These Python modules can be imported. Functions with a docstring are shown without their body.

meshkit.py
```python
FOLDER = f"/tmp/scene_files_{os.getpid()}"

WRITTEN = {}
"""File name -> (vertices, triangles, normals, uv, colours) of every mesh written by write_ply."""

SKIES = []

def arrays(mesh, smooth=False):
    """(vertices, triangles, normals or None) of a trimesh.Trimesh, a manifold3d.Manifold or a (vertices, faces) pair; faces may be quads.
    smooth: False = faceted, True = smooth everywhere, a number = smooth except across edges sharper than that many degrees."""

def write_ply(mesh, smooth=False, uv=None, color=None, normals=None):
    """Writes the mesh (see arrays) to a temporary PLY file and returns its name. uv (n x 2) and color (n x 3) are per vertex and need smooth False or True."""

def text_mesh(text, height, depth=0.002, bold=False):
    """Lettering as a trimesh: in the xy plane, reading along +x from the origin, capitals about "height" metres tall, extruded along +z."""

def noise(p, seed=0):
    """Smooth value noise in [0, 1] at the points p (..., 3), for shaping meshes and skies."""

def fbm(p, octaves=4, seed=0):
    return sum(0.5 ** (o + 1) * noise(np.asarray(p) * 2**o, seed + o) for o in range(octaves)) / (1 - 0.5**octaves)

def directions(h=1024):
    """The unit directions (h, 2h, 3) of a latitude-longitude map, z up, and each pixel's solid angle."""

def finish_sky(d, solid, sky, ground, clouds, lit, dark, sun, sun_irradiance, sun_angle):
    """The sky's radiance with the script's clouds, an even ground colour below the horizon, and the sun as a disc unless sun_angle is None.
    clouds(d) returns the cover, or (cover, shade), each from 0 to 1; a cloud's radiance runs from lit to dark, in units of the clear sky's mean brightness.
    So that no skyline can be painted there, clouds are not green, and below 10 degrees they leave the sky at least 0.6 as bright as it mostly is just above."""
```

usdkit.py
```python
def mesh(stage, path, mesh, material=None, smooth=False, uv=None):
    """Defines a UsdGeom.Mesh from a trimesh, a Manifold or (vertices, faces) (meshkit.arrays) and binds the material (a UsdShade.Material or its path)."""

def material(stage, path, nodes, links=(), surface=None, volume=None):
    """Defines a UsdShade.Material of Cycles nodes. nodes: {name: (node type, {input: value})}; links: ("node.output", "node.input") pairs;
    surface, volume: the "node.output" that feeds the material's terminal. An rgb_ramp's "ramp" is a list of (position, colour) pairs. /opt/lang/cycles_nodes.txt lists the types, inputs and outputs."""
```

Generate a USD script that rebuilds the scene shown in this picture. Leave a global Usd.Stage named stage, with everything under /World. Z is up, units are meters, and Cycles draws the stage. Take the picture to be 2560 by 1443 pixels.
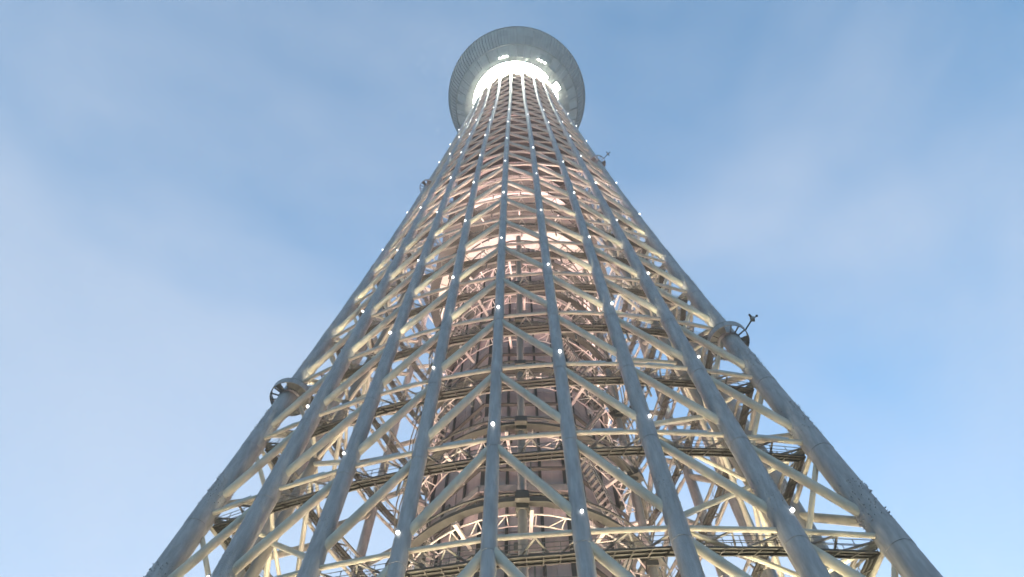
import math, random
import numpy as np
import usdkit
from pxr import Usd, UsdGeom, UsdLux, UsdShade, Gf, Sdf, Vt
from scipy.interpolate import CubicSpline

random.seed(7)
stage = Usd.Stage.CreateInMemory()
UsdGeom.SetStageUpAxis(stage, 'Z')
UsdGeom.SetStageMetersPerUnit(stage, 1.0)
world = UsdGeom.Xform.Define(stage, '/World')
stage.SetDefaultPrim(world.GetPrim())
UsdGeom.Scope.Define(stage, '/World/Looks')

# ------------------------------------------------------------------ camera
CAM = (0.0, -57.98, 1.6)
PITCH, YAW, ROLL, FPX = 67.25, -1.6, 0.44, 1909.4
EXPOSURE = 2.36
p_, y_, r_ = map(math.radians, (PITCH, YAW, ROLL))
FWD = np.array([math.sin(y_) * math.cos(p_), math.cos(y_) * math.cos(p_), math.sin(p_)])
_rt = np.array([math.cos(y_), -math.sin(y_), 0.0])
_up = np.cross(_rt, FWD)
RGT = math.cos(r_) * _rt + math.sin(r_) * _up
UPV = -math.sin(r_) * _rt + math.cos(r_) * _up
cam = UsdGeom.Camera.Define(stage, '/World/camera')
cam.CreateHorizontalApertureAttr(36.0)
cam.CreateVerticalApertureAttr(36.0 * 577 / 1024)
cam.CreateFocalLengthAttr(36.0 * FPX / 2560)
cam.CreateClippingRangeAttr(Gf.Vec2f(0.1, 20000))
cam.CreateFStopAttr(3.2)
cam.CreateFocusDistanceAttr(5.0)          # the phone missed its focus: everything is slightly soft
cam.CreateExposureAttr(EXPOSURE)
M = Gf.Matrix4d(1)
for i, v in enumerate((RGT, UPV, -FWD)):
    for j in range(3):
        M[i, j] = float(v[j])
for j in range(3):
    M[3, j] = CAM[j]
cam.AddTransformOp().Set(M)


def project(P):
    d = np.asarray(P, float) - np.array(CAM)
    z = d @ FWD
    return 1280 + FPX * (d @ RGT) / z, 721.5 - FPX * (d @ UPV) / z, z


# ------------------------------------------------------------------ sky and sun (dusk)
SUN_EL, SUN_AZ = math.radians(9.0), math.radians(6.0)        # azimuth = atan2(x, y)
SKY_STRENGTH = 0.10
CLOUD_AT = (5.48, 8.44, 2.92)
mat_sky = usdkit.material(stage, '/World/Looks/sky_look', {
    'tc': ('texture_coordinate', {}),
    'sky': ('sky_texture', {'sky_type': 'single_scattering', 'sun_disc': False, 'sun_elevation': SUN_EL, 'sun_rotation': SUN_AZ,
                            'altitude': 0.0, 'air_density': 1.0, 'aerosol_density': 1.0, 'ozone_density': 2.4}),
    'mp': ('mapping', {'location': CLOUD_AT, 'scale': (1.0, 1.0, 1.6)}),
    'n1': ('noise_texture', {'scale': 1.35, 'detail': 5.0, 'roughness': 0.5, 'distortion': 0.4}),
    'cov': ('rgb_ramp', {'ramp': [(0.0, (0, 0, 0)), (0.40, (0, 0, 0)), (0.62, (0.5, 0.5, 0.5)), (0.8, (0.66, 0.66, 0.66)), (1.0, (0.66, 0.66, 0.66))]}),
    'mx': ('mix', {'color2': (1.36, 1.5, 1.76)}),
    'hs': ('hsv', {'saturation': 1.06, 'hue': 0.492}),
    'bg': ('background_shader', {'strength': SKY_STRENGTH}),
}, [('tc.generated', 'mp.vector'), ('mp.vector', 'n1.vector'), ('n1.fac', 'cov.fac'), ('cov.color', 'mx.fac'), ('sky.color', 'hs.color'), ('hs.color', 'mx.color1'), ('mx.color', 'bg.color')],
    surface='bg.background')
dome = UsdLux.DomeLight.Define(stage, '/World/sky')
dome.CreateIntensityAttr(1.0)
UsdShade.MaterialBindingAPI.Apply(dome.GetPrim()).Bind(mat_sky)
dome.GetPrim().SetCustomDataByKey('kind', 'structure')
dome.GetPrim().SetCustomDataByKey('label', 'blue dusk sky with faint pinkish cloud veils')

sun = UsdLux.DistantLight.Define(stage, '/World/sun')
sun.CreateIntensityAttr(0.12)
sun.CreateAngleAttr(10.0)
sun.CreateColorAttr(Gf.Vec3f(1.0, 0.85, 0.72))
sun.GetPrim().CreateAttribute('inputs:normalize', Sdf.ValueTypeNames.Bool).Set(True)
sd = np.array([math.cos(SUN_EL) * math.sin(SUN_AZ), math.cos(SUN_EL) * math.cos(SUN_AZ), math.sin(SUN_EL)])
zx = np.cross([0, 0, 1], sd); zx /= np.linalg.norm(zx); zy = np.cross(sd, zx)
SM = Gf.Matrix4d(1)
for i, v in enumerate((zx, zy, sd)):
    for j in range(3):
        SM[i, j] = float(v[j])
sun.AddTransformOp().Set(SM)


# ------------------------------------------------------------------ materials
def paint(name, col, rough=0.5, var=0.12, scale=0.35, metallic=0.0, spec=0.4, streak=True, bump=0.0):
    c = np.array(col)
    nodes = {
        'geo': ('geometry', {}),
        'map': ('mapping', {'scale': (scale, scale, scale * (0.18 if streak else 1.0))}),
        'n': ('noise_texture', {'scale': 3.0, 'detail': 6.0, 'roughness': 0.6}),
        'r': ('rgb_ramp', {'ramp': [(0.25, tuple(c * (1 - var))), (0.75, tuple(np.minimum(c * (1 + var * 0.6), 0.95)))]}),
        'p': ('principled_bsdf', {'roughness': rough, 'metallic': metallic, 'specular_ior_level': spec}),
    }
    links = [('geo.position', 'map.vector'), ('map.vector', 'n.vector'), ('n.fac', 'r.fac'), ('r.color', 'p.base_color')]
    if bump:
        nodes['b'] = ('bump', {'strength': bump, 'distance': 0.02})
        nodes['n2'] = ('noise_texture', {'scale': 6.0, 'detail': 4.0})
        links += [('geo.position', 'n2.vector'), ('n2.fac', 'b.height'), ('b.normal', 'p.normal')]
    return usdkit.material(stage, '/World/Looks/' + name, nodes, links, surface='p.BSDF')


def glow(name, col, strength):
    return usdkit.material(stage, '/World/Looks/' + name, {'e': ('emission', {'color': col, 'strength': strength})}, [], surface='e.emission')


W_COLUMN = paint('column_paint', (0.285, 0.285, 0.288), 0.5, 0.34, 0.7, bump=0.1)
W_BRACE = paint('brace_warm_lit_paint', (0.42, 0.40, 0.335), 0.5, 0.22, 0.5)  # same paint as the columns, with the cream of the warm uplight put in
W_INNER = paint('inner_steel_paint', (0.20, 0.19, 0.175), 0.5, 0.15, 0.4)
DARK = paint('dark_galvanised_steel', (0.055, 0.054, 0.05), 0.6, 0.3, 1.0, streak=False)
GALV = paint('galvanised_steel', (0.20, 0.20, 0.185), 0.5, 0.2, 1.0, 0.2, streak=False)
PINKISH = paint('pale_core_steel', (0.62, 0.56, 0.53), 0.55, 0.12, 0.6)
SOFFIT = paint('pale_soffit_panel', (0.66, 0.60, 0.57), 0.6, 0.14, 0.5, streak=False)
GROUND = paint('plaza_paving', (0.20, 0.20, 0.20), 0.8, 0.2, 0.05, streak=False)
CLAD = paint('deck_cladding', (0.27, 0.28, 0.27), 0.5, 0.16, 0.15)
CLAD2 = paint('deck_cladding_dull', (0.23, 0.24, 0.23), 0.55, 0.16, 0.15)
FIN = paint('deck_fin_metal', (0.15, 0.16, 0.165), 0.5, 0.2, 0.3)
LAMP_BODY = paint('lamp_housing', (0.35, 0.36, 0.37), 0.5, 0.1, 1.0)
LAMP_WHITE = glow('white_lamp_glow', (1.0, 0.97, 0.93), 3.2)
FLOOD_DECK = glow('deck_floodlight_glow', (1.0, 0.97, 0.80), 30.0)
STRIP_WARM = glow('warm_strip_glow', (1.0, 0.86, 0.58), 42.0)
STRIP_WARM_LOW = glow('low_warm_strip_glow', (1.0, 0.86, 0.60), 10.0)
FLOOD_WARM = glow('warm_floodlight_glow', (1.0, 0.86, 0.56), 600.0)
STRIP_PINK = glow('pink_strip_glow', (1.0, 0.70, 0.63), 36.0)
STRIP_UPPER = glow('upper_pink_strip_glow', (1.0, 0.66, 0.59), 8.0)
STRIP_DIM = glow('dim_pink_strip_glow', (1.0, 0.66, 0.59), 16.0)
# ribbed wall panels of the core: fine vertical ribs in colour and relief, on panels that are geometry
WALL = usdkit.material(stage, '/World/Looks/core_wall_panel', {
    'geo': ('geometry', {}),
    'map': ('mapping', {'scale': (0.6, 0.6, 0.08)}),
    'n': ('noise_texture', {'scale': 2.0, 'detail': 6.0, 'roughness': 0.65}),
    'obj': ('object_info', {}),
    'r': ('rgb_ramp', {'ramp': [(0.2, (0.33, 0.27, 0.255)), (0.8, (0.50, 0.42, 0.40))]}),
    'p': ('principled_bsdf', {'roughness': 0.6}),
}, [('geo.position', 'map.vector'), ('map.vector', 'n.vector'), ('n.fac', 'r.fac'), ('r.color', 'p.base_color')], surface='p.BSDF')


# ------------------------------------------------------------------ mesh helpers
class MB:
    def __init__(s):
        s.v, s.f, s.n = [], [], 0

    def add(s, v, f):
        s.v.append(np.asarray(v, float)); s.f.append(np.asarray(f, int) + s.n); s.n += len(v)

    def tube(s, pts, rad, n=10, cap=True):
        pts = np.asarray(pts, float); m = len(pts)
        rad = np.full(m, rad) if np.ndim(rad) == 0 else np.asarray(rad, float)
        t = np.gradient(pts, axis=0); t /= np.linalg.norm(t, axis=1)[:, None]
        ref = np.array([0, 0, 1.0]) if abs(t[0][2]) < 0.9 else np.array([1.0, 0, 0])
        a = np.cross(t, ref); a /= np.linalg.norm(a, axis=1)[:, None]
        b = np.cross(t, a)
        th = np.arange(n) * 2 * np.pi / n
        ring = pts[:, None] + rad[:, None, None] * (np.cos(th)[None, :, None] * a[:, None] + np.sin(th)[None, :, None] * b[:, None])
        i, j = np.meshgrid(np.arange(m - 1), np.arange(n), indexing='ij')
        q00, q01 = i * n + j, i * n + (j + 1) % n
        q10, q11 = q00 + n, q01 + n
        f = np.concatenate([np.stack([q00, q10, q11], -1).reshape(-1, 3), np.stack([q00, q11, q01], -1).reshape(-1, 3)])
        v = ring.reshape(-1, 3)
        if cap:
            c0, c1 = len(v), len(v) + 1
            v = np.vstack([v, pts[0], pts[-1]])
            k = np.arange(n)
            f = np.vstack([f, np.stack([np.full(n, c0), k, (k + 1) % n], -1),
                           np.stack([np.full(n, c1), (m - 1) * n + (k + 1) % n, (m - 1) * n + k], -1)])
        s.add(v, f)

    def bar(s, a, b, w, h, up=(0, 0, 1)):
        a, b = np.asarray(a, float), np.asarray(b, float)
        t = b - a; t /= np.linalg.norm(t)
        side = np.cross(t, up)
        if np.linalg.norm(side) < 1e-6:
            side = np.cross(t, (1, 0, 0))
        side /= np.linalg.norm(side); u = np.cross(side, t)
        v = []
        for p in (a, b):
            for x, y in ((-1, -1), (1, -1), (1, 1), (-1, 1)):
                v.append(p + side * x * w / 2 + u * y * h / 2)
        f = [[0, 1, 2], [0, 2, 3], [4, 6, 5], [4, 7, 6]]
        for k in range(4):
            l = (k + 1) % 4
            f += [[k, k + 4, l + 4], [k, l + 4, l]]
        s.add(v, f)

    def quadslab(s, a, b, c, d, th):
        """a slab under the quad a b c d, th thick along its normal"""
        q = np.array([a, b, c, d], float)
        n = np.cross(q[1] - q[0], q[3] - q[0]); n /= np.linalg.norm(n)
        v = np.vstack([q, q - n * th])
        f = [[0, 1, 2], [0, 2, 3], [4, 6, 5], [4, 7, 6]]
        for k in range(4):
            l = (k + 1) % 4
            f += [[k, k + 4, l + 4], [k, l + 4, l]]
        s.add(v, f)

    def ring(s, prof, n=48, a0=0.0, a1=None, close=True):
        """revolves a closed (r, z) profile about the tower's axis, or only from angle a0 to a1 (degrees)"""
        prof = np.asarray(prof, float); m = len(prof)
        full = a1 is None
        th = np.arange(n) * 2 * np.pi / n if full else np.radians(np.linspace(a0, a1, n + 1))
        P = np.stack([polar(prof[:, 0], t, prof[:, 1]) for t in th])
        v = P.reshape(-1, 3); cnt = len(th)
        f = []
        for i in range(cnt if full else cnt - 1):
            i2 = (i + 1) % cnt
            for k in range(m if close else m - 1):
                l = (k + 1) % m
                f += [[i * m + k, i2 * m + k, i2 * m + l], [i * m + k, i2 * m + l, i * m + l]]
        if not full and close:
            for e in (0, cnt - 1):
                for k in range(1, m - 1):
                    f.append([e * m, e * m + k, e * m + k + 1])
        s.add(v, f)

    def sphere(s, c, r, sq=(1, 1, 1)):
        import trimesh
        m = trimesh.creation.icosphere(1, 1.0)
        s.add(m.vertices * r * np.asarray(sq) + np.asarray(c), m.faces)

    def mesh(s):
        return np.vstack(s.v), np.vstack(s.f)


USED = {}


def path(name, parent=None):
    base = (str(parent.GetPath()) if parent is not None else '/World') + '/' + name
    k = USED.get(base, 0)
    USED[base] = k + 1
    return base if k == 0 else f'{base}_{k:03d}'


def obj(name, mb, mat, parent=None, smooth=35, label=None, kind=None):
    m = usdkit.mesh(stage, path(name, parent), mb.mesh(), mat, smooth)
    pr = m.GetPrim()
    if label: pr.SetCustomDataByKey('label', label)
    if kind: pr.SetCustomDataByKey('kind', kind)
    return pr


def group(name, parent=None, label=None):
    pr = UsdGeom.Xform.Define(stage, path(name, parent)).GetPrim()
    if label: pr.SetCustomDataByKey('label', label)
    return pr


def tag(pr, label, cat, grp=None):
    pr.SetCustomDataByKey('label', label); pr.SetCustomDataByKey('category', cat)
    if grp: pr.SetCustomDataByKey('group', grp)
    return pr


# ------------------------------------------------------------------ the tower's lines
PHI = math.radians(-7.17)
Z0, DZ, NTOP = 45.3, 12.5, 24          # level n is at Z0 + 12.5 n
ZS = np.array([40., 120., 200., 270., 340.])
RR = np.array([[20.32, 20.6, 19.65, 17.35, 17.78], [21.06, 21.07, 19.79, 17.75, 17.78], [23.67, 22.45, 20.82, 18.25, 17.78],
               [28.15, 24.48, 21.75, 18.93, 17.78], [33.24, 27.28, 23.27, 20.19, 17.78]])
AA = np.array([[0, 0, 0, 0, 0], [18.44, 16.77, 16.4, 15.4, 15.0], [34.88, 33.23, 30.8, 30.7, 30.0], [50.01, 46.7, 43.8, 45.8, 45.0], [60.0] * 5])
SR = [CubicSpline(ZS, RR[k], bc_type='natural') for k in range(5)]
SA = [CubicSpline(ZS, AA[k], bc_type='natural') for k in range(5)]


def polar(r, a, z):
    """a: angle from the camera's side of the tower, radians, growing to the photo's right"""
    a = a + PHI
    r, z = np.broadcast_arrays(np.asarray(r, float), np.asarray(z, float))
    return np.stack([r * math.sin(a), -r * math.cos(a), z], -1)


def cylc(k, z):
    kk = ((k + 4) % 8) - 4
    face = (k - kk) // 8
    zz = max(z, 30.0)
    r, a = float(SR[abs(kk)](zz)), float(SA[abs(kk)](zz))
    if z < 30.0:
        r += (30.0 - z) * (float(SR[abs(kk)](30.0)) - float(SR[abs(kk)](31.0)))
    return r, math.radians((1 if kk >= 0 else -1) * a + 120 * face)


def col(k, z, inward=0.0):
    r, a = cylc(k, z)
    return polar(r - inward, a, z)


def crad(k, z):
    kk = abs(((k + 4) % 8) - 4)
    lo = (0.57, 0.64, 0.76, 0.89, 1.08)[kk]
    t = min(max((z - 60) / 150, 0), 1)
    return lo + (0.58 - lo) * t


def lev(n):
    return Z0 + DZ * n


# ------------------------------------------------------------------ ground
mb = MB(); g = 48; th = np.arange(g) * 2 * np.pi / g
mb.add(np.vstack([[0, 0, 0], np.stack([4000 * np.cos(th), 4000 * np.sin(th), 0 * th], -1)]), [[0, i + 1, (i + 1) % g + 1] for i in range(g)])
obj('ground', mb, GROUND, smooth=False, kind='structure', label='grey paved plaza at the foot of the tower')

# ------------------------------------------------------------------ the tower
tower = UsdGeom.Xform.Define(stage, '/World/lattice_tower').GetPrim()
USED['/World/lattice_tower'] = 1
tag(tower, 'tall broadcasting tower of grey steel pipes with a round observation deck on top', 'tower')
FRONT = range(-4, 5)

# columns
for k in list(FRONT) + list(range(5, 20)):
    zs = [0.0, 15.0, 30.0] + [lev(n) for n in range(0, NTOP)] + [340.0]
    mb = MB(); mb.tube([col(k, z) for z in zs], [crad(k, z) for z in zs], 18 if k in FRONT else 12)
    kk = abs(((k + 4) % 8) - 4)
    c = obj('column', mb, W_COLUMN, tower, smooth=50, label='thick corner column' if kk == 4 else None)
    for n in range(0, 12) if k in FRONT else ():
        z0, z1 = lev(n) - 1.6, lev(n) + 1.2
        mb = MB(); mb.tube([col(k, z0), col(k, lev(n)), col(k, z1)], [crad(k, z0) + 0.035, crad(k, lev(n)) + 0.035, crad(k, z1) + 0.035], 18)
        obj('joint_sleeve', mb, W_COLUMN, c)
    if k in FRONT and kk >= 2:
        # rows of short lugs around the pipe on both sides of each joint
        mb = MB()
        for n in range(-1, 8):
            z0 = lev(n)
            for row in range(15):
                z = z0 + 1.0 + 0.33 * row
                if z < 30: continue
                base = col(k, z); t = col(k, z + 1) - col(k, z - 1); t /= np.linalg.norm(t)
                e1 = np.cross(t, [0, 0, 1.0]); e1 /= np.linalg.norm(e1); e2 = np.cross(t, e1)
                for j in range(20):
                    if random.random() < 0.4: continue
                    th = (j + 0.5 * (row % 2)) * 2 * np.pi / 20 + random.uniform(-.2, .2)
                    d = math.cos(th) * e1 + math.sin(th) * e2
                    L = random.uniform(0.03, 0.13) * (1.2 if kk == 4 else 0.45)
                    mb.bar(base + d * (crad(k, z) - 0.03), base + d * (crad(k, z) + L), 0.05, 0.05)
        obj('bolt_lug', mb, W_COLUMN, c, smooth=False, kind='stuff')

# horizontal ties and diagonal braces between the columns
ties, braces = [], []
for k in range(-4, 20):
    for n in range(-1, NTOP):
        z = lev(n)
        ties.append((k, n, col(k, z), col(k + 1, z), 0.21 if n < 12 else 0.19))
        kk = ((k + 4) % 8) - 4
        hi, lo = (k, k + 1) if kk >= 0 else (k + 1, k)
        if n >= 0:
            braces.append((k, n, col(hi, z - 0.9), col(lo, z - DZ + 1.5), 0.40 if n < 12 else 0.33))
for name, items in (('horizontal_tie', ties), ('diagonal_brace', braces)):
    def size(it):
        a, b = project(it[2]), project(it[3])
        s = math.hypot(a[0] - b[0], a[1] - b[1])
        inside = any(-100 < q[0] < 2660 and -60 < q[1] < 1503 for q in (a, b))
        return (s if inside else 0) * (3 if -4 <= it[0] <= 3 else 1)
    items.sort(key=lambda it: (-size(it), it[0], it[1]))
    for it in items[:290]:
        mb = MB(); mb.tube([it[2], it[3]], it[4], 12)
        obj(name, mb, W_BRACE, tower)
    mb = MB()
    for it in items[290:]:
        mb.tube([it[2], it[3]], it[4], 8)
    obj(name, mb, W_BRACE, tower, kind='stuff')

# a second chord inside every tie, laced to it, and a catwalk with railings hanging between them
def ring_level(n):
    z = lev(n)
    tr, cw, rl = MB(), MB(), MB()
    for k in range(-4, 20):
        kk0, kk1 = abs(((k + 4) % 8) - 4), abs(((k + 5) % 8) - 4)
        # work on straight lines between the two columns, offset inwards in plan
        A, B = col(k, z), col(k + 1, z)
        t = B - A; L = np.linalg.norm(t); t = t / L
        inn = np.cross([0, 0, 1.0], t)
        if inn @ (A + B) > 0: inn = -inn

        def at(u, off, dz=0.0):
            # mitre the ends towards the tower axis so that neighbouring bays meet
            rA, aA = cylc(k, z); rB, aB = cylc(k + 1, z)
            P = polar(rA - off / max(math.cos(0.12), .5), aA, z) * (1 - u) + polar(rB - off / max(math.cos(0.12), .5), aB, z) * u
            return P + np.array([0, 0, dz])
        tr.bar(at(0, 2.5), at(1, 2.5), 0.24, 0.24)
        m = 4
        for i in range(m if n < 9 else 0):
            u0, u1 = i / m, (i + 1) / m
            if i % 2 == 0: tr.bar(at(u0, 0.2), at(u1, 2.5), 0.14, 0.14)
            else: tr.bar(at(u0, 2.5), at(u1, 0.2), 0.14, 0.14)
        tr.bar(at(0.5, 2.5), at(0.5, 2.3, -2.6), 0.16, 0.16)
        if k in range(-5, 5) or n < 9:
            # catwalk: two edge channels, a stringer, cross bars and open grating strips
            for off, w, h in ((1.2, 0.1, 0.2), (1.6, 0.08, 0.14), (2.0, 0.1, 0.22)):
                cw.bar(at(0, off, -0.75), at(1, off, -0.75), w, h)
            q = max(3, int(L / 1.3))
            for i in range(q + 1):
                cw.bar(at(i / q, 1.15, -0.85), at(i / q, 2.05, -0.85), 0.09, 0.12)
            cw.quadslab(at(0, 1.27, -0.62), at(1, 1.27, -0.62), at(1, 1.93, -0.62), at(0, 1.93, -0.62), 0.03)
            if n < 14:
                for off in (1.2, 2.0):
                    for i in range(0, q + 1):
                        rl.bar(at(i / q, off, -0.6), at(i / q, off, 0.55), 0.05, 0.05)
                    for hgt in (0.0, 0.52):
                        rl.bar(at(0, off, hgt), at(1, off, hgt), 0.045, 0.045)
    t = obj('ring_truss', tr, W_INNER, tower, smooth=False)
    c = obj('catwalk', cw, DARK, tower, smooth=False)
    if rl.n:
        obj('railing', rl, GALV, c, smooth=False)

for n in range(-1, NTOP):
    ring_level(n)

# inner corner columns tied to their neighbours
for ck in (-4, 4, 12):
    kk, f = 4, 1
    def ic(z):
        r, a = cylc(ck, z)
        return polar(min(r - 6.5, 27.0 - (z - 40) * 0.055), a, z)
    top = 8
    mb = MB(); zs = [0] + [lev(n) for n in range(-1, top + 1)]
    mb.tube([ic(z) for z in zs], 0.55, 14)
    obj('inner_column', mb, W_INNER, tower, smooth=50)
    mb = MB()
    for n in range(-1, top + 1):
        z = lev(n)
        for d in (-2, -1, 1, 2):
            mb.tube([ic(z), col(ck + d, z)], 0.2, 8)
        mb.tube([ic(z), col(ck, z)], 0.22, 8)
        for d in (-2, 2):
            if n >= 0: mb.tube([ic(z - 0.6), col(ck + d, z - DZ + 1.0)], 0.26, 8)
        mb.tube([ic(z - DZ + 1.0), col(ck, z - 0.8)], 0.24, 8)
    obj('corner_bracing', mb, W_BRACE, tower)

# ------------------------------------------------------------------ the core
core = group('core', tower)
RC = 10.0                                # apothem of the eight-sided core
for fct in range(8):
    a = (fct * 45.0) - math.degrees(PHI)
    for n in range(-3, NTOP):
        z0, z1 = lev(n) + 0.06, lev(n + 1) - 0.06
        if n == -3: z0 = 0.05
        seen = fct in (0, 1, 2, 6, 7)
        W = RC * math.tan(math.radians(22.5))
        parts = 6 if (seen and n < 7) else 1
        ca, sa = math.sin(math.radians(a) + PHI), -math.cos(math.radians(a) + PHI)
        nrm = np.array([ca, sa, 0.0]); side = np.array([-sa, ca, 0.0])
        mb = MB()
        for i in range(parts):
            x0, x1 = -W + 2 * W * i / parts + 0.02, -W + 2 * W * (i + 1) / parts - 0.02
            o = RC + 0.05 * ((i * 7 + n * 3) % 3)
            q = [nrm * o + side * x + np.array([0, 0, z]) for x, z in ((x0, z0), (x1, z0), (x1, z1), (x0, z1))]
            mb.quadslab(*q, 0.25)
        obj('wall_panel', mb, WALL, core, smooth=False)
mb = MB()                                # dark joint rails between the panels, and pipes up the walls
for fct in range(8):
    a0 = math.radians(fct * 45.0 + 22.5) - PHI
    rc = RC / math.cos(math.radians(22.5))
    mb.bar(polar(rc + 0.1, a0, 0.0), polar(rc + 0.1, a0, 336.0), 0.4, 0.4)
    for j in (-1, 1):
        aa = math.radians(fct * 45.0) - PHI + j * 0.16
        mb.tube([polar(RC + 0.45, aa, 0.0), polar(RC + 0.45, aa, 336.0)], 0.16, 8)
obj('riser_pipe', mb, DARK, core)

for n in range(-1, 7):
    z = lev(n) + 5.6
    mb = MB()
    rc = (RC + 0.55) / math.cos(math.radians(22.5))
    for f8 in range(8):
        a, b = math.radians(45.0 * f8 - 22.5) - PHI, math.radians(45.0 * f8 + 22.5) - PHI
        mb.bar(polar(rc, a, z), polar(rc, b, z), 0.5, 1.0)
    obj('ring_beam', mb, W_INNER, core, smooth=False)
    mb = MB()
    for f8 in range(8):
        a, b = math.radians(45.0 * f8 - 22.5) - PHI, math.radians(45.0 * f8 + 22.5) - PHI
        for dz in (-2.4, -1.7, 3.0):
            mb.bar(polar(rc + 0.3, a, z + dz), polar(rc + 0.3, b, z + dz), 0.35, 0.22)
    obj('cable_tray', mb, DARK, core, smooth=False)

rnd = random.Random(11)
for n in range(-1, 7):
    for _ in range(7):
        f8 = rnd.choice((-1, 0, 0, 1))
        a = math.radians(45.0 * f8) - PHI
        nrm = np.array([math.sin(a + PHI), -math.cos(a + PHI), 0.0]); side = np.array([-nrm[1], nrm[0], 0.0])
        w, h, d = rnd.uniform(.5, 1.3), rnd.uniform(.5, 1.8), rnd.uniform(.25, .6)
        P = nrm * (RC + .2 + d / 2) + side * rnd.uniform(-3.4, 3.4) + np.array([0, 0, lev(n) + rnd.uniform(1.5, 11)])
        mb = MB(); mb.bar(P - np.array([0, 0, h / 2]), P + np.array([0, 0, h / 2]), w, d, up=nrm)
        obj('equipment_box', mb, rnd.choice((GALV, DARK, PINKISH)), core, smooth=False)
    for s0, s1 in ((-62, -38), (34, 58)):      # stair flights from walkway to walkway
        if n % 2: s0, s1 = s1, s0
        mb = MB(); z0, z1 = lev(n) - .8, lev(n + 1) - 1.0
        m = 18
        for q in (11.7, 12.9):
            for dz in (0.0, 1.0):
                pts = [polar(q, math.radians(s0 + (s1 - s0) * u), z0 + (z1 - z0) * u + dz) for u in np.linspace(0, 1, 7)]
                mb.tube(pts, 0.07, 6)
        for i in range(m):
            u = (i + .5) / m
            aa = math.radians(s0 + (s1 - s0) * u)
            mb.bar(polar(11.7, aa, z0 + (z1 - z0) * u), polar(12.9, aa, z0 + (z1 - z0) * u), 0.26, 0.05)
        obj('stair_flight', mb, GALV, core, smooth=False)

for i in range(6):                       # inner columns round the core, with heavy joints at each level
    a = math.radians(60.0 * i + 6.5)
    mb = MB(); mb.tube([polar(13.6, a, 0.0), polar(13.6, a, 131.0)], 0.42, 12)
    c = obj('inner_column', mb, W_INNER, tower)
    for n in range(-1, 7):
        z = lev(n); mb = MB()
        mb.bar(polar(12.7, a, z - 0.5), polar(14.7, a, z - 0.5), 1.3, 0.9)
        mb.bar(polar(13.6, a, z - 1.6), polar(13.6, a, z + 0.9), 1.1, 1.1)
        obj('joint_block', mb, DARK, c, smooth=False)

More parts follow.
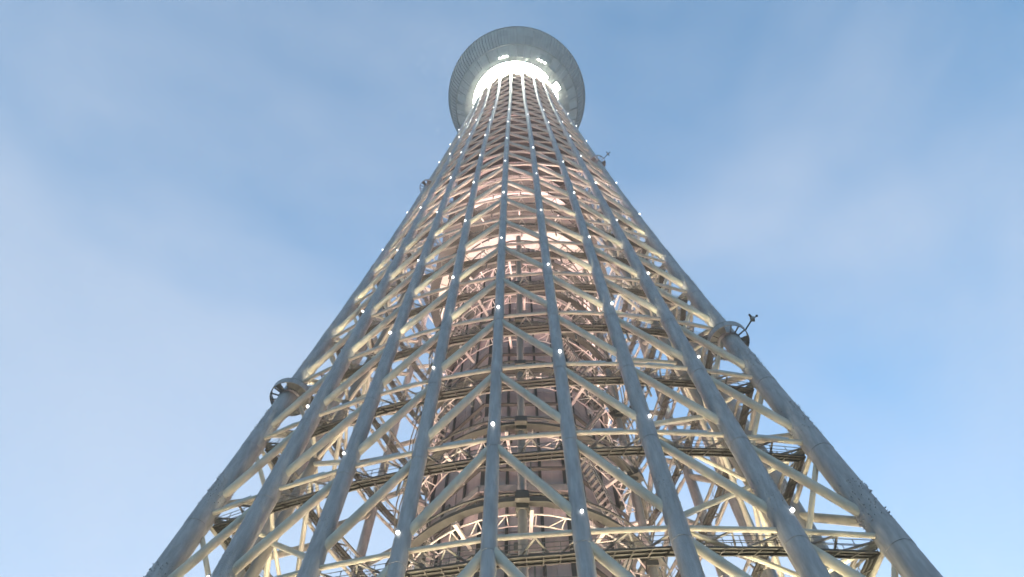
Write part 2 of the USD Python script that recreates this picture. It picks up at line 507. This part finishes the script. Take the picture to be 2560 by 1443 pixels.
for n in range(-1, 7):                   # lattice walkways round the lower core
    z = lev(n)
    w = group('core_walkway', tower)
    mb = MB()
    for r, zz in ((14.1, z - 0.75), (14.5, z - 0.2)):
        mb.ring([(r, zz), (r + 0.14, zz), (r + 0.14, zz + 0.2), (r, zz + 0.2)], 48)
    obj('edge_beam', mb, DARK, w)
    mb = MB()
    N = 60
    for i in range(N):
        a, b = 2 * np.pi * i / N, 2 * np.pi * (i + 1) / N
        for r in (11.6, 12.9):
            mb.bar(polar(r, a, z - 0.9), polar(r, b, z - 0.9), 0.13, 0.13)
        mb.bar(polar(11.6, a, z - 0.9), polar(12.9, b if i % 2 else a, z - 0.9), 0.09, 0.09)
        if i % 5 == n % 5:
            mb.bar(polar(12.9, a, z - 0.9), polar(12.9, a, z + 1.0), 0.1, 0.1)
            mb.bar(polar(11.6, a, z + 1.0), polar(12.9, a, z + 1.0), 0.1, 0.1)
        if i % 9 in (0, 1, 2, 3):
            mb.bar(polar(12.9, a, z + 1.0), polar(12.9, b, z + 1.0), 0.09, 0.09)
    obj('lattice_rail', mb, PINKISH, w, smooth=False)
    for i in range(12):
        a = math.radians(30 * i + 10 * (n % 2))
        mb = MB(); mb.bar(polar(10.6, a, z - 1.5), polar(13.7, a, z - 1.25), 0.34, 0.34)
        obj('bracket', mb, PINKISH, w, smooth=False)
    mb = MB(); mb.ring([(13.1, z - 0.1), (13.8, z - 0.1), (13.8, z + 0.35), (13.74, z + 0.35), (13.74, z - 0.04), (13.16, z - 0.04), (13.16, z + 0.35), (13.1, z + 0.35)], 48)
    obj('light_trough', mb, DARK, w, smooth=False)
    mb = MB(); mb.ring([(13.3, z + 0.0), (13.6, z + 0.0), (13.6, z + 0.12), (13.3, z + 0.12)], 48)
    obj('strip_light', mb, STRIP_PINK if n >= 5 else STRIP_DIM, w, smooth=False)

# floors above, with pale undersides
for n in range(7, NTOP):
    z = lev(n)
    fl = group('core_floor', tower)
    ro = min(15.5, float(SR[0](z)) - 2.3)
    mb = MB()
    for i in range(24):
        a, b = 15.0 * i - 7.5 + 0.25, 15.0 * i + 7.5 - 0.25
        for r0, r1 in ((RC + 1.0, 12.35), (12.45, 13.9), (14.0, max(ro - 0.15, 14.1))):
            one = n == 7 and (i <= 6 or i >= 18)
            m_ = MB() if one else mb
            m_.ring([(r0, z), (r1, z), (r1, z + 0.2), (r0, z + 0.2)], 2, a, b)
            if one: obj('soffit_panel', m_, SOFFIT, fl, smooth=False)
    obj('soffit_panel', mb, SOFFIT if n != 8 else DARK, fl, smooth=False, kind='stuff')  # the one dark underside has its unlit shade put into the colour
    mb = MB()
    for r in ((ro,) if n > 9 else (12.4, 13.95, ro)):
        mb.ring([(r - 0.1, z - 0.3), (r + 0.1, z - 0.3), (r + 0.1, z + 1.3), (r - 0.1, z + 1.3)], 48)  # height added as a parapet to keep strip light off the shell
    mb.ring([(ro + 0.1, z + 0.3), (ro + 1.6, z + 0.3), (ro + 1.6, z + 0.4), (ro + 0.1, z + 0.4)], 48)
    obj('edge_beam', mb, DARK, fl)
    mb = MB()
    for i in range(24):
        a = math.radians(15.0 * i + 7.5)
        one = n <= 8 and (i <= 6 or i >= 17)
        m_ = MB() if one else mb
        m_.bar(polar(RC + 0.5, a, z - 0.2), polar(ro - 0.1, a, z - 0.2), 0.22, 0.4)
        if one: obj('radial_beam', m_, PINKISH, fl, smooth=False)
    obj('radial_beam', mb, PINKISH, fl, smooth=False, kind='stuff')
    mb = MB(); mb.ring([(ro - 1.2, z + 0.55), (ro - .8, z + 0.55), (ro - .8, z + 0.7), (ro - 1.2, z + 0.7)], 48)
    obj('strip_light', mb, STRIP_PINK if n < 9 else STRIP_UPPER, fl, smooth=False)

# ------------------------------------------------------------------ observation deck
deck = group('observation_deck', tower)
PROF = [(18.8, 338.0), (23.0, 342.5), (27.2, 350.5), (30.4, 361.0), (32.1, 372.0), (32.6, 379.0)]
NP = 96
for b, ((r0, z0), (r1, z1)) in enumerate(zip(PROF[:-1], PROF[1:])):
    for i in range(48):
        a0, a1 = 7.5 * i + 0.12, 7.5 * (i + 1) - 0.12
        mb = MB()
        d = 0.05
        mb.ring([(r0 + d, z0 + 0.12), (r1 + d, z1 - 0.12), (r1 - 0.3, z1 - 0.12), (r0 - 0.3, z0 + 0.12)], 2, a0, a1)
        obj('cladding_panel', mb, CLAD if (i * 3 + b) % 4 else CLAD2, deck, smooth=False) if (b * 48 + i) < 290 else None
for r, z in (PROF[2], PROF[-1]):
    mb = MB(); mb.ring([(r + 0.02, z - 0.12), (r + 0.35, z - 0.12), (r + 0.35, z + 0.12), (r + 0.02, z + 0.12)], 96)
    obj('transom', mb, FIN, deck)
NP = 132
for i in range(NP):
    a = 2 * np.pi * i / NP
    mb = MB()
    for (r0, z0), (r1, z1) in list(zip(PROF[:-1], PROF[1:]))[(1 if i % 4 == 0 else 2):]:
        mb.bar(polar(r0 + 0.25, a, z0), polar(r1 + 0.25, a, z1), 0.11, 0.7, up=polar(1, a, 0))
    obj('fin', mb, FIN, deck, smooth=False)
mb = MB(); mb.ring([(10.2, 338.2), (18.9, 338.2), (18.9, 338.6), (10.2, 338.6)], 96)
obj('soffit', mb, SOFFIT, deck, smooth=False)
mb = MB(); mb.ring([(10.0, 379.2), (32.7, 379.2), (31.5, 383.0), (10.0, 383.0)], 96)
obj('roof', mb, CLAD2, deck)
for i in range(36):                       # floodlights under the deck, some out; lens outlines swollen to stand for bloom
    a = 10.0 * i - 175.0
    if 52 < a < 62 or a > 75 or a < -80:
        continue
    def ro(q): return 18.7 + 2.9 * max(0.0, math.cos(math.radians(min(90, abs(q + 4) * 1.05)))) ** 1.5
    blob = 60 < a < 70
    ri = 12.5 if a < 60 else 15.5
    mb = MB(); r1 = 21.2 if blob else ro(a)
    mb.ring([(ri, 337.2), (r1, 337.2), (r1, 337.8), (ri, 337.8)], 3, a - 4.6, a + 4.6)
    h = obj('floodlight', mb, LAMP_BODY, deck, smooth=False)
    for j in range(3):
        q = a - 4.5 + 3 * j; r1 = (21.2 if blob else ro(q + 1.5)) + 0.05
        mb = MB(); mb.ring([(ri + .1, 336.9), (r1, 336.75), (r1, 337.65 if abs(q) < 45 else 337.3), (ri + .1, 337.15)], 1, q + .12, q + 3 - .12)
        obj('lens', mb, FLOOD_DECK, h, smooth=False)
for a0 in (-10.6, 31):
    for j in range(3):
        a = math.radians(a0 + 4.0 * j)
        mb = MB(); mb.sphere(polar(23.6, a, 343.0), 0.25)
        obj('spot_light', mb, FLOOD_DECK, deck)

# ------------------------------------------------------------------ maintenance rings on the corner columns
SENSORS = []
for ck, n, R in ((4, 3, 2.3), (-4, 3, 2.35), (4, 11, 2.0), (-4, 11, 2.0)):
    z = lev(n) - (3.0 if n == 3 else 1.0)
    c = col(ck, z, 0.25); r0 = crad(ck, z)
    pl = group('ring_platform', tower)
    def rg(rr, a, dz): return c + np.array([rr * math.cos(a), rr * math.sin(a), dz])
    mb = MB(); m = 32
    def hoop(ri, ro, za, zb):
        ang = np.arange(m) * 2 * np.pi / m
        V = np.concatenate([np.stack([rg(q, a, d) for a in ang]) for q, d in ((ri, za), (ro, za), (ro, zb), (ri, zb))])
        F = []
        for s in range(4):
            t = (s + 1) % 4
            for i in range(m):
                j = (i + 1) % m
                F += [[s * m + i, s * m + j, t * m + j], [s * m + i, t * m + j, t * m + i]]
        mb.add(V, F)
    hoop(R - 0.1, R, -0.12, 0.75); hoop(r0 + 0.02, r0 + 0.35, -0.12, 0.1)
    obj('rim', mb, W_COLUMN, pl)
    for i in range(16):
        mb = MB(); a = 2 * np.pi * i / 16
        mb.bar(rg(r0 + 0.3, a, -0.05), rg(R - 0.05, a, -0.05), 0.12, 0.16)
        obj('spoke', mb, GALV, pl, smooth=False)
    for i in range(16):                    # part of the grating is closed by plates
        am = 2 * np.pi * (i + .5) / 16
        if math.cos(am) * c[0] + math.sin(am) * c[1] < 0.25 * math.hypot(c[0], c[1]) or i % 5 == 0:
            mb = MB(); a, b = 2 * np.pi * i / 16 + .03, 2 * np.pi * (i + 1) / 16 - .03
            mb.quadslab(rg(r0 + .3, a, .1), rg(R - .05, a, .1), rg(R - .05, b, .1), rg(r0 + .3, b, .1), 0.03)
            obj('plate', mb, GALV, pl, smooth=False)
    mb = MB()
    hoop(R - 0.04, R, 0.85, 0.9)
    for i in range(16):
        a = 2 * np.pi * i / 16
        mb.bar(rg(R - 0.02, a, 0.3), rg(R - 0.02, a, 0.88), 0.05, 0.05)
    obj('guard_rail', mb, GALV, pl, smooth=False)
    if ck == 4:
        SENSORS.append((n, c, R))

for n, c, R in SENSORS:                    # instrument masts standing on the rings
    out = np.array([c[0], c[1], 0]); out /= np.linalg.norm(out)
    sd_ = np.cross([0, 0, 1], out)
    base = c + out * (R - 0.1) + np.array([0, 0, 0.3])
    s = group('weather_mast')
    tag(s, 'small dark weather mast on the ' + ('lower' if n == 3 else 'upper') + ' ring platform of the right corner column', 'weather mast')
    top = base + np.array([0, 0, 1.3]) + out * 1.4
    mb = MB(); mb.tube([base, base + np.array([0, 0, 0.65]) + out * 0.7, top], 0.09, 8); obj('pole', mb, DARK, s)
    for d in (sd_ * 0.5 + np.array([0, 0, .35]), -sd_ * 0.5 + np.array([0, 0, .2]), np.array([0, 0, 0.7]), out * 0.6):
        mb = MB(); mb.tube([top, top + d * 0.7, top + d], 0.07, 6)
        arm = obj('arm', mb, DARK, s)
        mb = MB(); mb.sphere(top + d, 0.15); obj('sensor_head', mb, DARK, arm)
    mb = MB(); mb.bar(top - np.array([0, 0, .3]), top + np.array([0, 0, .3]), 0.4, 0.4); obj('junction_box', mb, GALV, s, smooth=False)

# ------------------------------------------------------------------ warm light: strips added on top of the ties to brighten them, floodlights at the foot
for n in range(1, 9):
    for k in range(-4, 20):
        if k % 8 == 0:
            continue
        z = lev(n) + 0.23
        A, B = col(k, z), col(k + 1, z)
        fx = group('light_strip', tower)
        mb = MB()
        mb.bar(A * .7 + B * .3, A * .3 + B * .7, 0.2, 0.04)
        inn = np.cross([0, 0, 1.0], (B - A) / np.linalg.norm(B - A)) * 0.1
        up = np.array([0, 0, .12])
        for o in (-inn, inn):
            mb.bar(A * .7 + B * .3 + o + up, A * .3 + B * .7 + o + up, 0.03, 0.26)
        obj('trough', mb, LAMP_BODY, fx, smooth=False)
        up = np.array([0, 0, .035])
        mb = MB(); mb.bar(A * .69 + B * .31 + up, A * .31 + B * .69 + up, 0.15, 0.02)
        obj('lens', mb, STRIP_WARM if 2 < n < 7 else STRIP_WARM_LOW, fx, smooth=False)
for k in range(-4, 20):
    if k % 8 == 0:
        continue
    P = 0.5 * (col(k, 75.0) + col(k + 1, 75.0)); P[2] = 7.0
    t = col(k + 1, 75.0) - col(k, 75.0); t /= np.linalg.norm(t)
    fx = group('floodlight', tower)
    mb = MB(); mb.bar(P - t * 0.8, P + t * 0.8, 1.0, 0.5); mb.bar(P * [1, 1, 0], P, 0.3, 0.3)
    obj('housing', mb, LAMP_BODY, fx, smooth=False)
    up = np.array([0, 0, .27])
    mb = MB(); mb.bar(P - t * 0.7 + up, P + t * 0.7 + up, 0.8, 0.03)
    obj('lens', mb, FLOOD_WARM, fx, smooth=False)

# ------------------------------------------------------------------ white lamps at the column joints
def colname(k):
    if k == 0: return 'middle column'
    w = ('', 'first', 'second', 'third', 'corner')[abs(k)]
    side = 'right' if k > 0 else 'left'
    return f'{side} corner column' if abs(k) == 4 else f'{w} column {side} of the middle one'

ORD = ['lowest', 'second', 'third', 'fourth', 'fifth', 'sixth', 'seventh', 'eighth', 'ninth', 'tenth', 'eleventh', 'twelfth', 'thirteenth']
first = None
for k in FRONT:
    cnt = 0
    for n in range(0, NTOP - 1):
        if (n + k) % 2 == 0 or (abs(k) == 4 and n < 7): continue
        z = lev(n) + 1.36
        r, a = cylc(k, z)
        P = polar(r + crad(k, z) + 0.12, a, z)
        if project(P)[1] > 1445 or project(P)[1] < 268 or (n > 8 and random.random() < 0.22): continue
        pr = UsdGeom.Xform.Define(stage, path('column_lamp'))
        s = (1.05 if n < 5 else 0.8) * random.uniform(0.75, 1.15)
        pr.AddTranslateOp().Set(Gf.Vec3d(*map(float, P))); pr.AddScaleOp().Set(Gf.Vec3f(s, s, s))
        o = pr.GetPrim()
        where = ORD[cnt] + (' one' if cnt == 0 else ' one up') + ' on the ' + colname(k)
        tag(o, f'small white lit lamp, {where}', 'lamp', 'white lamps at the column joints')
        cnt += 1
        if first is None:
            first = o
            mb = MB(); mb.tube([(0, 0, 0.1), (0, 0, 0.3)], 0.1, 10); obj('lamp_base', mb, LAMP_BODY, o)
            mb = MB(); mb.sphere((0, 0, 0), 0.13); obj('lens', mb, LAMP_WHITE, o, smooth=True)
        else:
            o.GetReferences().AddInternalReference(first.GetPath()); o.SetInstanceable(True)


# ------------------------------------------------------------------ thin dusk haze
HAZE = usdkit.material(stage, '/World/Looks/haze_air', {'v': ('principled_volume', {'color': (0.93, 0.95, 0.97), 'density': 0.0003, 'anisotropy': 0.3})}, [], volume='v.volume')
mb = MB(); mb.bar((-4200, 0, 196.0), (4200, 0, 196.0), 8400, 400)
obj('haze', mb, HAZE, smooth=False, kind='stuff', label='thin pale dusk haze in the air round the tower')
